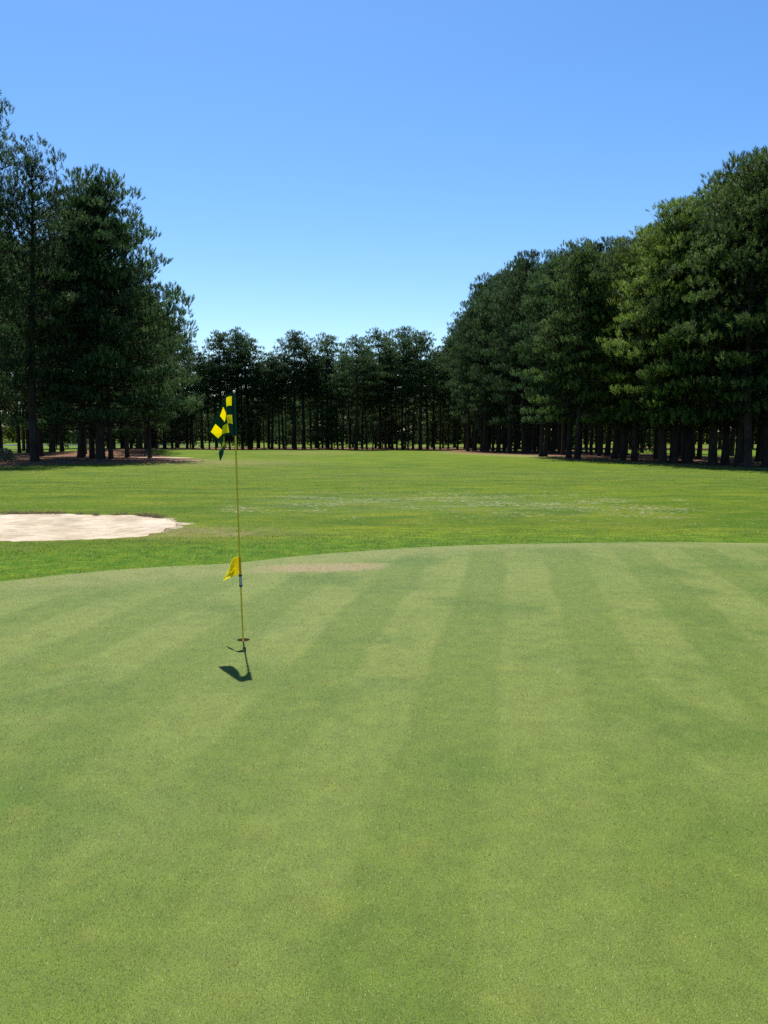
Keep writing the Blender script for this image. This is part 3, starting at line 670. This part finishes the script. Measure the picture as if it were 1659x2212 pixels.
for _ in range(4000):
    if c >= 26: break
    Y_ = R3.uniform(56, 100); X_ = R3.uniform(-.56*Y_, -.30*Y_)
    if X_ > -17 and Y_ < 70 or not free(X_, Y_, 3.6): continue
    pine(R3.choice(['fa','ec','fc','fd','fe','ec']), X_, Y_, min(19, tree_h(X_, Y_, R3.uniform(60, 160))), 'pine standing back in the shade of the left grove', 'pines deep in the left grove'); c += 1
# second wood beyond the sunlit fairway on the right
c = 0
for _ in range(4000):
    if c >= 42: break
    Y_ = R3.uniform(106, 124); X_ = R3.uniform(24, 76)
    if not free(X_, Y_, 3.0): continue
    pine(R3.choice(['ea','fb','fd','fe','ec','ec']), X_, Y_, R3.uniform(15, 18), 'pine in the second wood seen between the right-hand trunks beyond a sunlit fairway', 'pines beyond the right-hand wood', wide=1.1); c += 1
# young pines / understorey
for (a, b_, h_, lab) in [(560,1757,6.0,'dark bushy young pine behind the grass mound on the left'),(600,1756,5.2,'second bushy young pine behind the grass mound, nearer the flag'),(2515,1790,3.6,'low bushy young pine between the right-hand trunks'),
      (1310,1766,5.5,'bushy young pine at the foot of the far row near its middle'),(985,1765,6.5,'bushy young pine at the foot of the far row right of the flag'),(2225,1782,3.0,'low young pine at the foot of the right-hand wood')]:
    X_, Y_ = foot(a, b_); pine('bush', X_, min(Y_, 108), h_, lab, None, shrub=True, wide=1.15)
for i_ in range(22):
    Y_ = R3.uniform(113, 131); X_ = -46+i_*3.2+R3.uniform(-1.2, 1.2)
    pine('bush', X_, Y_, R3.uniform(3.0, 6.5), 'bushy young pine filling a gap behind the trunks of the far row', 'young pines behind the far row', shrub=True, wide=1.2)
# pale shrub at the left edge
def shrub(X_, Y_, h_, lab):
    z = float(terrain_z(X_, Y_)); n = 2600; q = rng.random(n); a = rng.uniform(0, 6.28, n); rr = h_*.9*np.sqrt(rng.random(n))*(1-.5*q)
    P = np.stack([rr*np.cos(a), rr*np.sin(a), q*h_*(1-.4*rr/h_)+.05], -1)
    d = norm(rand_unit(n)+np.array([0,0,.5])); side = norm(np.cross(d, rand_unit(n)))*.02
    V = np.empty((n, 3, 3)); V[:, 0] = P-side; V[:, 1] = P+side; V[:, 2] = P+d*rng.uniform(.06, .13, n)[:, None]
    r = link('shrub', None, loc=(X_, Y_, z), label=lab, category='shrub')
    t = NT('shrub_leaves'); c_ = t.mix(t.attr('rnd'), (.06,.08,.035), (.22,.22,.15))
    link('foliage', mesh_np('foliage', V.reshape(-1, 3), np.arange(3*n), 3, [t.done(t.leaf(c_, .3))], dict(rnd=np.repeat(rng.random(n), 3))), r)
    mb = MB()
    for i_ in range(7):
        a_ = i_*.9; mb.tube([(0,0,-.05), (.15*math.cos(a_), .15*math.sin(a_), h_*.4), (.4*math.cos(a_), .4*math.sin(a_), h_*.8)], [.02,.012,.005], 5)
    link('stem', mb.mesh('stem', [M['bark']]), r)
x_, y_ = foot(22, 1818); shrub(x_, y_, .8, 'pale grey-green shrub under the pines at the left frame edge')
x_, y_ = foot(690, 1757); shrub(x_, min(y_, 105), 1.6, 'light green shrub between thin trunks left of the flag')
# ------------------------------------------------------------------ the far-off wood (one mass)
def far_wood():
    Vs = []; Ts = []; mb = MB(); Rr = random.Random(5)
    srcs = []
    for kd in ('ec','ea','ec','bush'):
        cm = proto[kd][1]; nv = len(cm.vertices); a = np.empty(nv*3, np.float32); cm.vertices.foreach_get('co', a); a = a.reshape(-1, 3, 3)
        t = np.empty(nv, np.float32); cm.attributes['tint'].data.foreach_get('value', t); t = t.reshape(-1, 3)
        kx = rng.choice(len(a), 2800, replace=False); a = a[kx]; t = t[kx]; cen = a.mean(1, keepdims=True); a = cen+(a-cen)*np.float32(5.0 if kd != 'bush' else 2.4)
        srcs.append((a, t))
    spots = []
    for q_ in range(2):
        for i_ in range(44): spots.append((-155+i_*2.9+Rr.uniform(-1.2, 1.2), 242+9*q_+Rr.uniform(-3, 3)))
        for i_ in range(70): spots.append((-28+i_*2.9+Rr.uniform(-1.2, 1.2), 192+9*q_+Rr.uniform(-4, 4)))
    for x_, y_ in spots:
        ki = Rr.randrange(4); a, t = srcs[ki]; z = float(terrain_z(x_, y_)); s_ = Rr.uniform(.75, 1.05)*(1 if ki != 3 else 1.7); an = Rr.uniform(0, 6.28)
        ca, sa = math.cos(an), math.sin(an); A = a.copy()
        A[..., 0] = (a[..., 0]*ca-a[..., 1]*sa)*s_*1.25+x_; A[..., 1] = (a[..., 0]*sa+a[..., 1]*ca)*s_*1.25+y_; A[..., 2] = a[..., 2]*s_+z-(2.6 if ki != 3 else .3)
        Vs.append(A); Ts.append(t)
        mb.tube([(x_, y_, z-.3), (x_, y_, z+6)], [.26, .2], 6, cap=False)
    V = np.concatenate(Vs).reshape(-1, 3); T = np.concatenate(Ts).ravel()
    fw = link('far_wood', mesh_np('far_wood', V, np.arange(len(V)), 3, [M['needle']], dict(tint=T)), kind='stuff', label='far-off mass of dark pines beyond the lake and back fairway', category='wood')
    link('far_wood_trunks', mb.mesh('far_wood_trunks', [M['bark']]), kind='stuff', label='bare lower trunks of the far-off pine wood', category='wood')
far_wood()
_fw = bpy.data.objects['far_wood'].data; _r = norm(rand_unit(len(_fw.vertices)//3)+np.array([0, 0, .5])); _at = _fw.attributes.new('pn', 'FLOAT_VECTOR', 'POINT'); _at.data.foreach_set('vector', np.repeat(_r, 3, 0).astype(np.float32).ravel())
# ------------------------------------------------------------------ light, sky, camera
sun_dir = Vector((-.1386, .516, 1.0)).normalized()
sl = bpy.data.lights.new('sun', 'SUN'); sl.energy = 5.0; sl.angle = math.radians(.53); sl.color = (1, .965, .90)
so = bpy.data.objects.new('sun', sl); C.objects.link(so); so.rotation_euler = (-sun_dir).to_track_quat('-Z', 'Y').to_euler(); so.location = (0, 0, 60)
w = bpy.data.worlds.new('World'); sc.world = w; w.use_nodes = True; nt = w.node_tree; nt.nodes.clear()
sky = nt.nodes.new('ShaderNodeTexSky'); sky.sky_type = 'NISHITA'; sky.sun_disc = False; sky.sun_elevation = math.asin(sun_dir.z); sky.sun_rotation = math.atan2(sun_dir.x, sun_dir.y)
sky.altitude = 60; sky.air_density = 1.0; sky.dust_density = .3; sky.ozone_density = 2.2
bg = nt.nodes.new('ShaderNodeBackground'); bg.inputs[1].default_value = .075; ow = nt.nodes.new('ShaderNodeOutputWorld')
hs = nt.nodes.new('ShaderNodeHueSaturation'); hs.inputs['Hue'].default_value = .503; hs.inputs['Saturation'].default_value = 1.29; hs.inputs['Value'].default_value = 1.22; nt.links.new(sky.outputs[0], hs.inputs['Color']); nt.links.new(hs.outputs[0], bg.inputs[0]); nt.links.new(bg.outputs[0], ow.inputs[0])
cam = bpy.data.cameras.new('camera'); co = bpy.data.objects.new('camera', cam); C.objects.link(co); sc.camera = co
co.location = (0, 0, HC); co.rotation_euler = (math.pi/2-PITCH, 0, 0)
cam.sensor_fit = 'VERTICAL'; cam.sensor_height = 24; cam.lens = 24*3000/4032; cam.clip_end = 4000; cam.clip_start = .05
sc.render.resolution_x = 768; sc.render.resolution_y = 1024
sc.view_settings.view_transform = 'Standard'; sc.view_settings.look = 'None'; sc.view_settings.exposure = .9; sc.view_settings.gamma = 1
sc.cycles.max_bounces = 5; sc.cycles.diffuse_bounces = 2; sc.cycles.transmission_bounces = 3; sc.cycles.use_denoising = False; sc.cycles.use_adaptive_sampling = False
sc.cycles.caustics_reflective = False; sc.cycles.caustics_refractive = False
print('trees', COUNT, 'tufts', {k: v[3] for k, v in proto.items()})
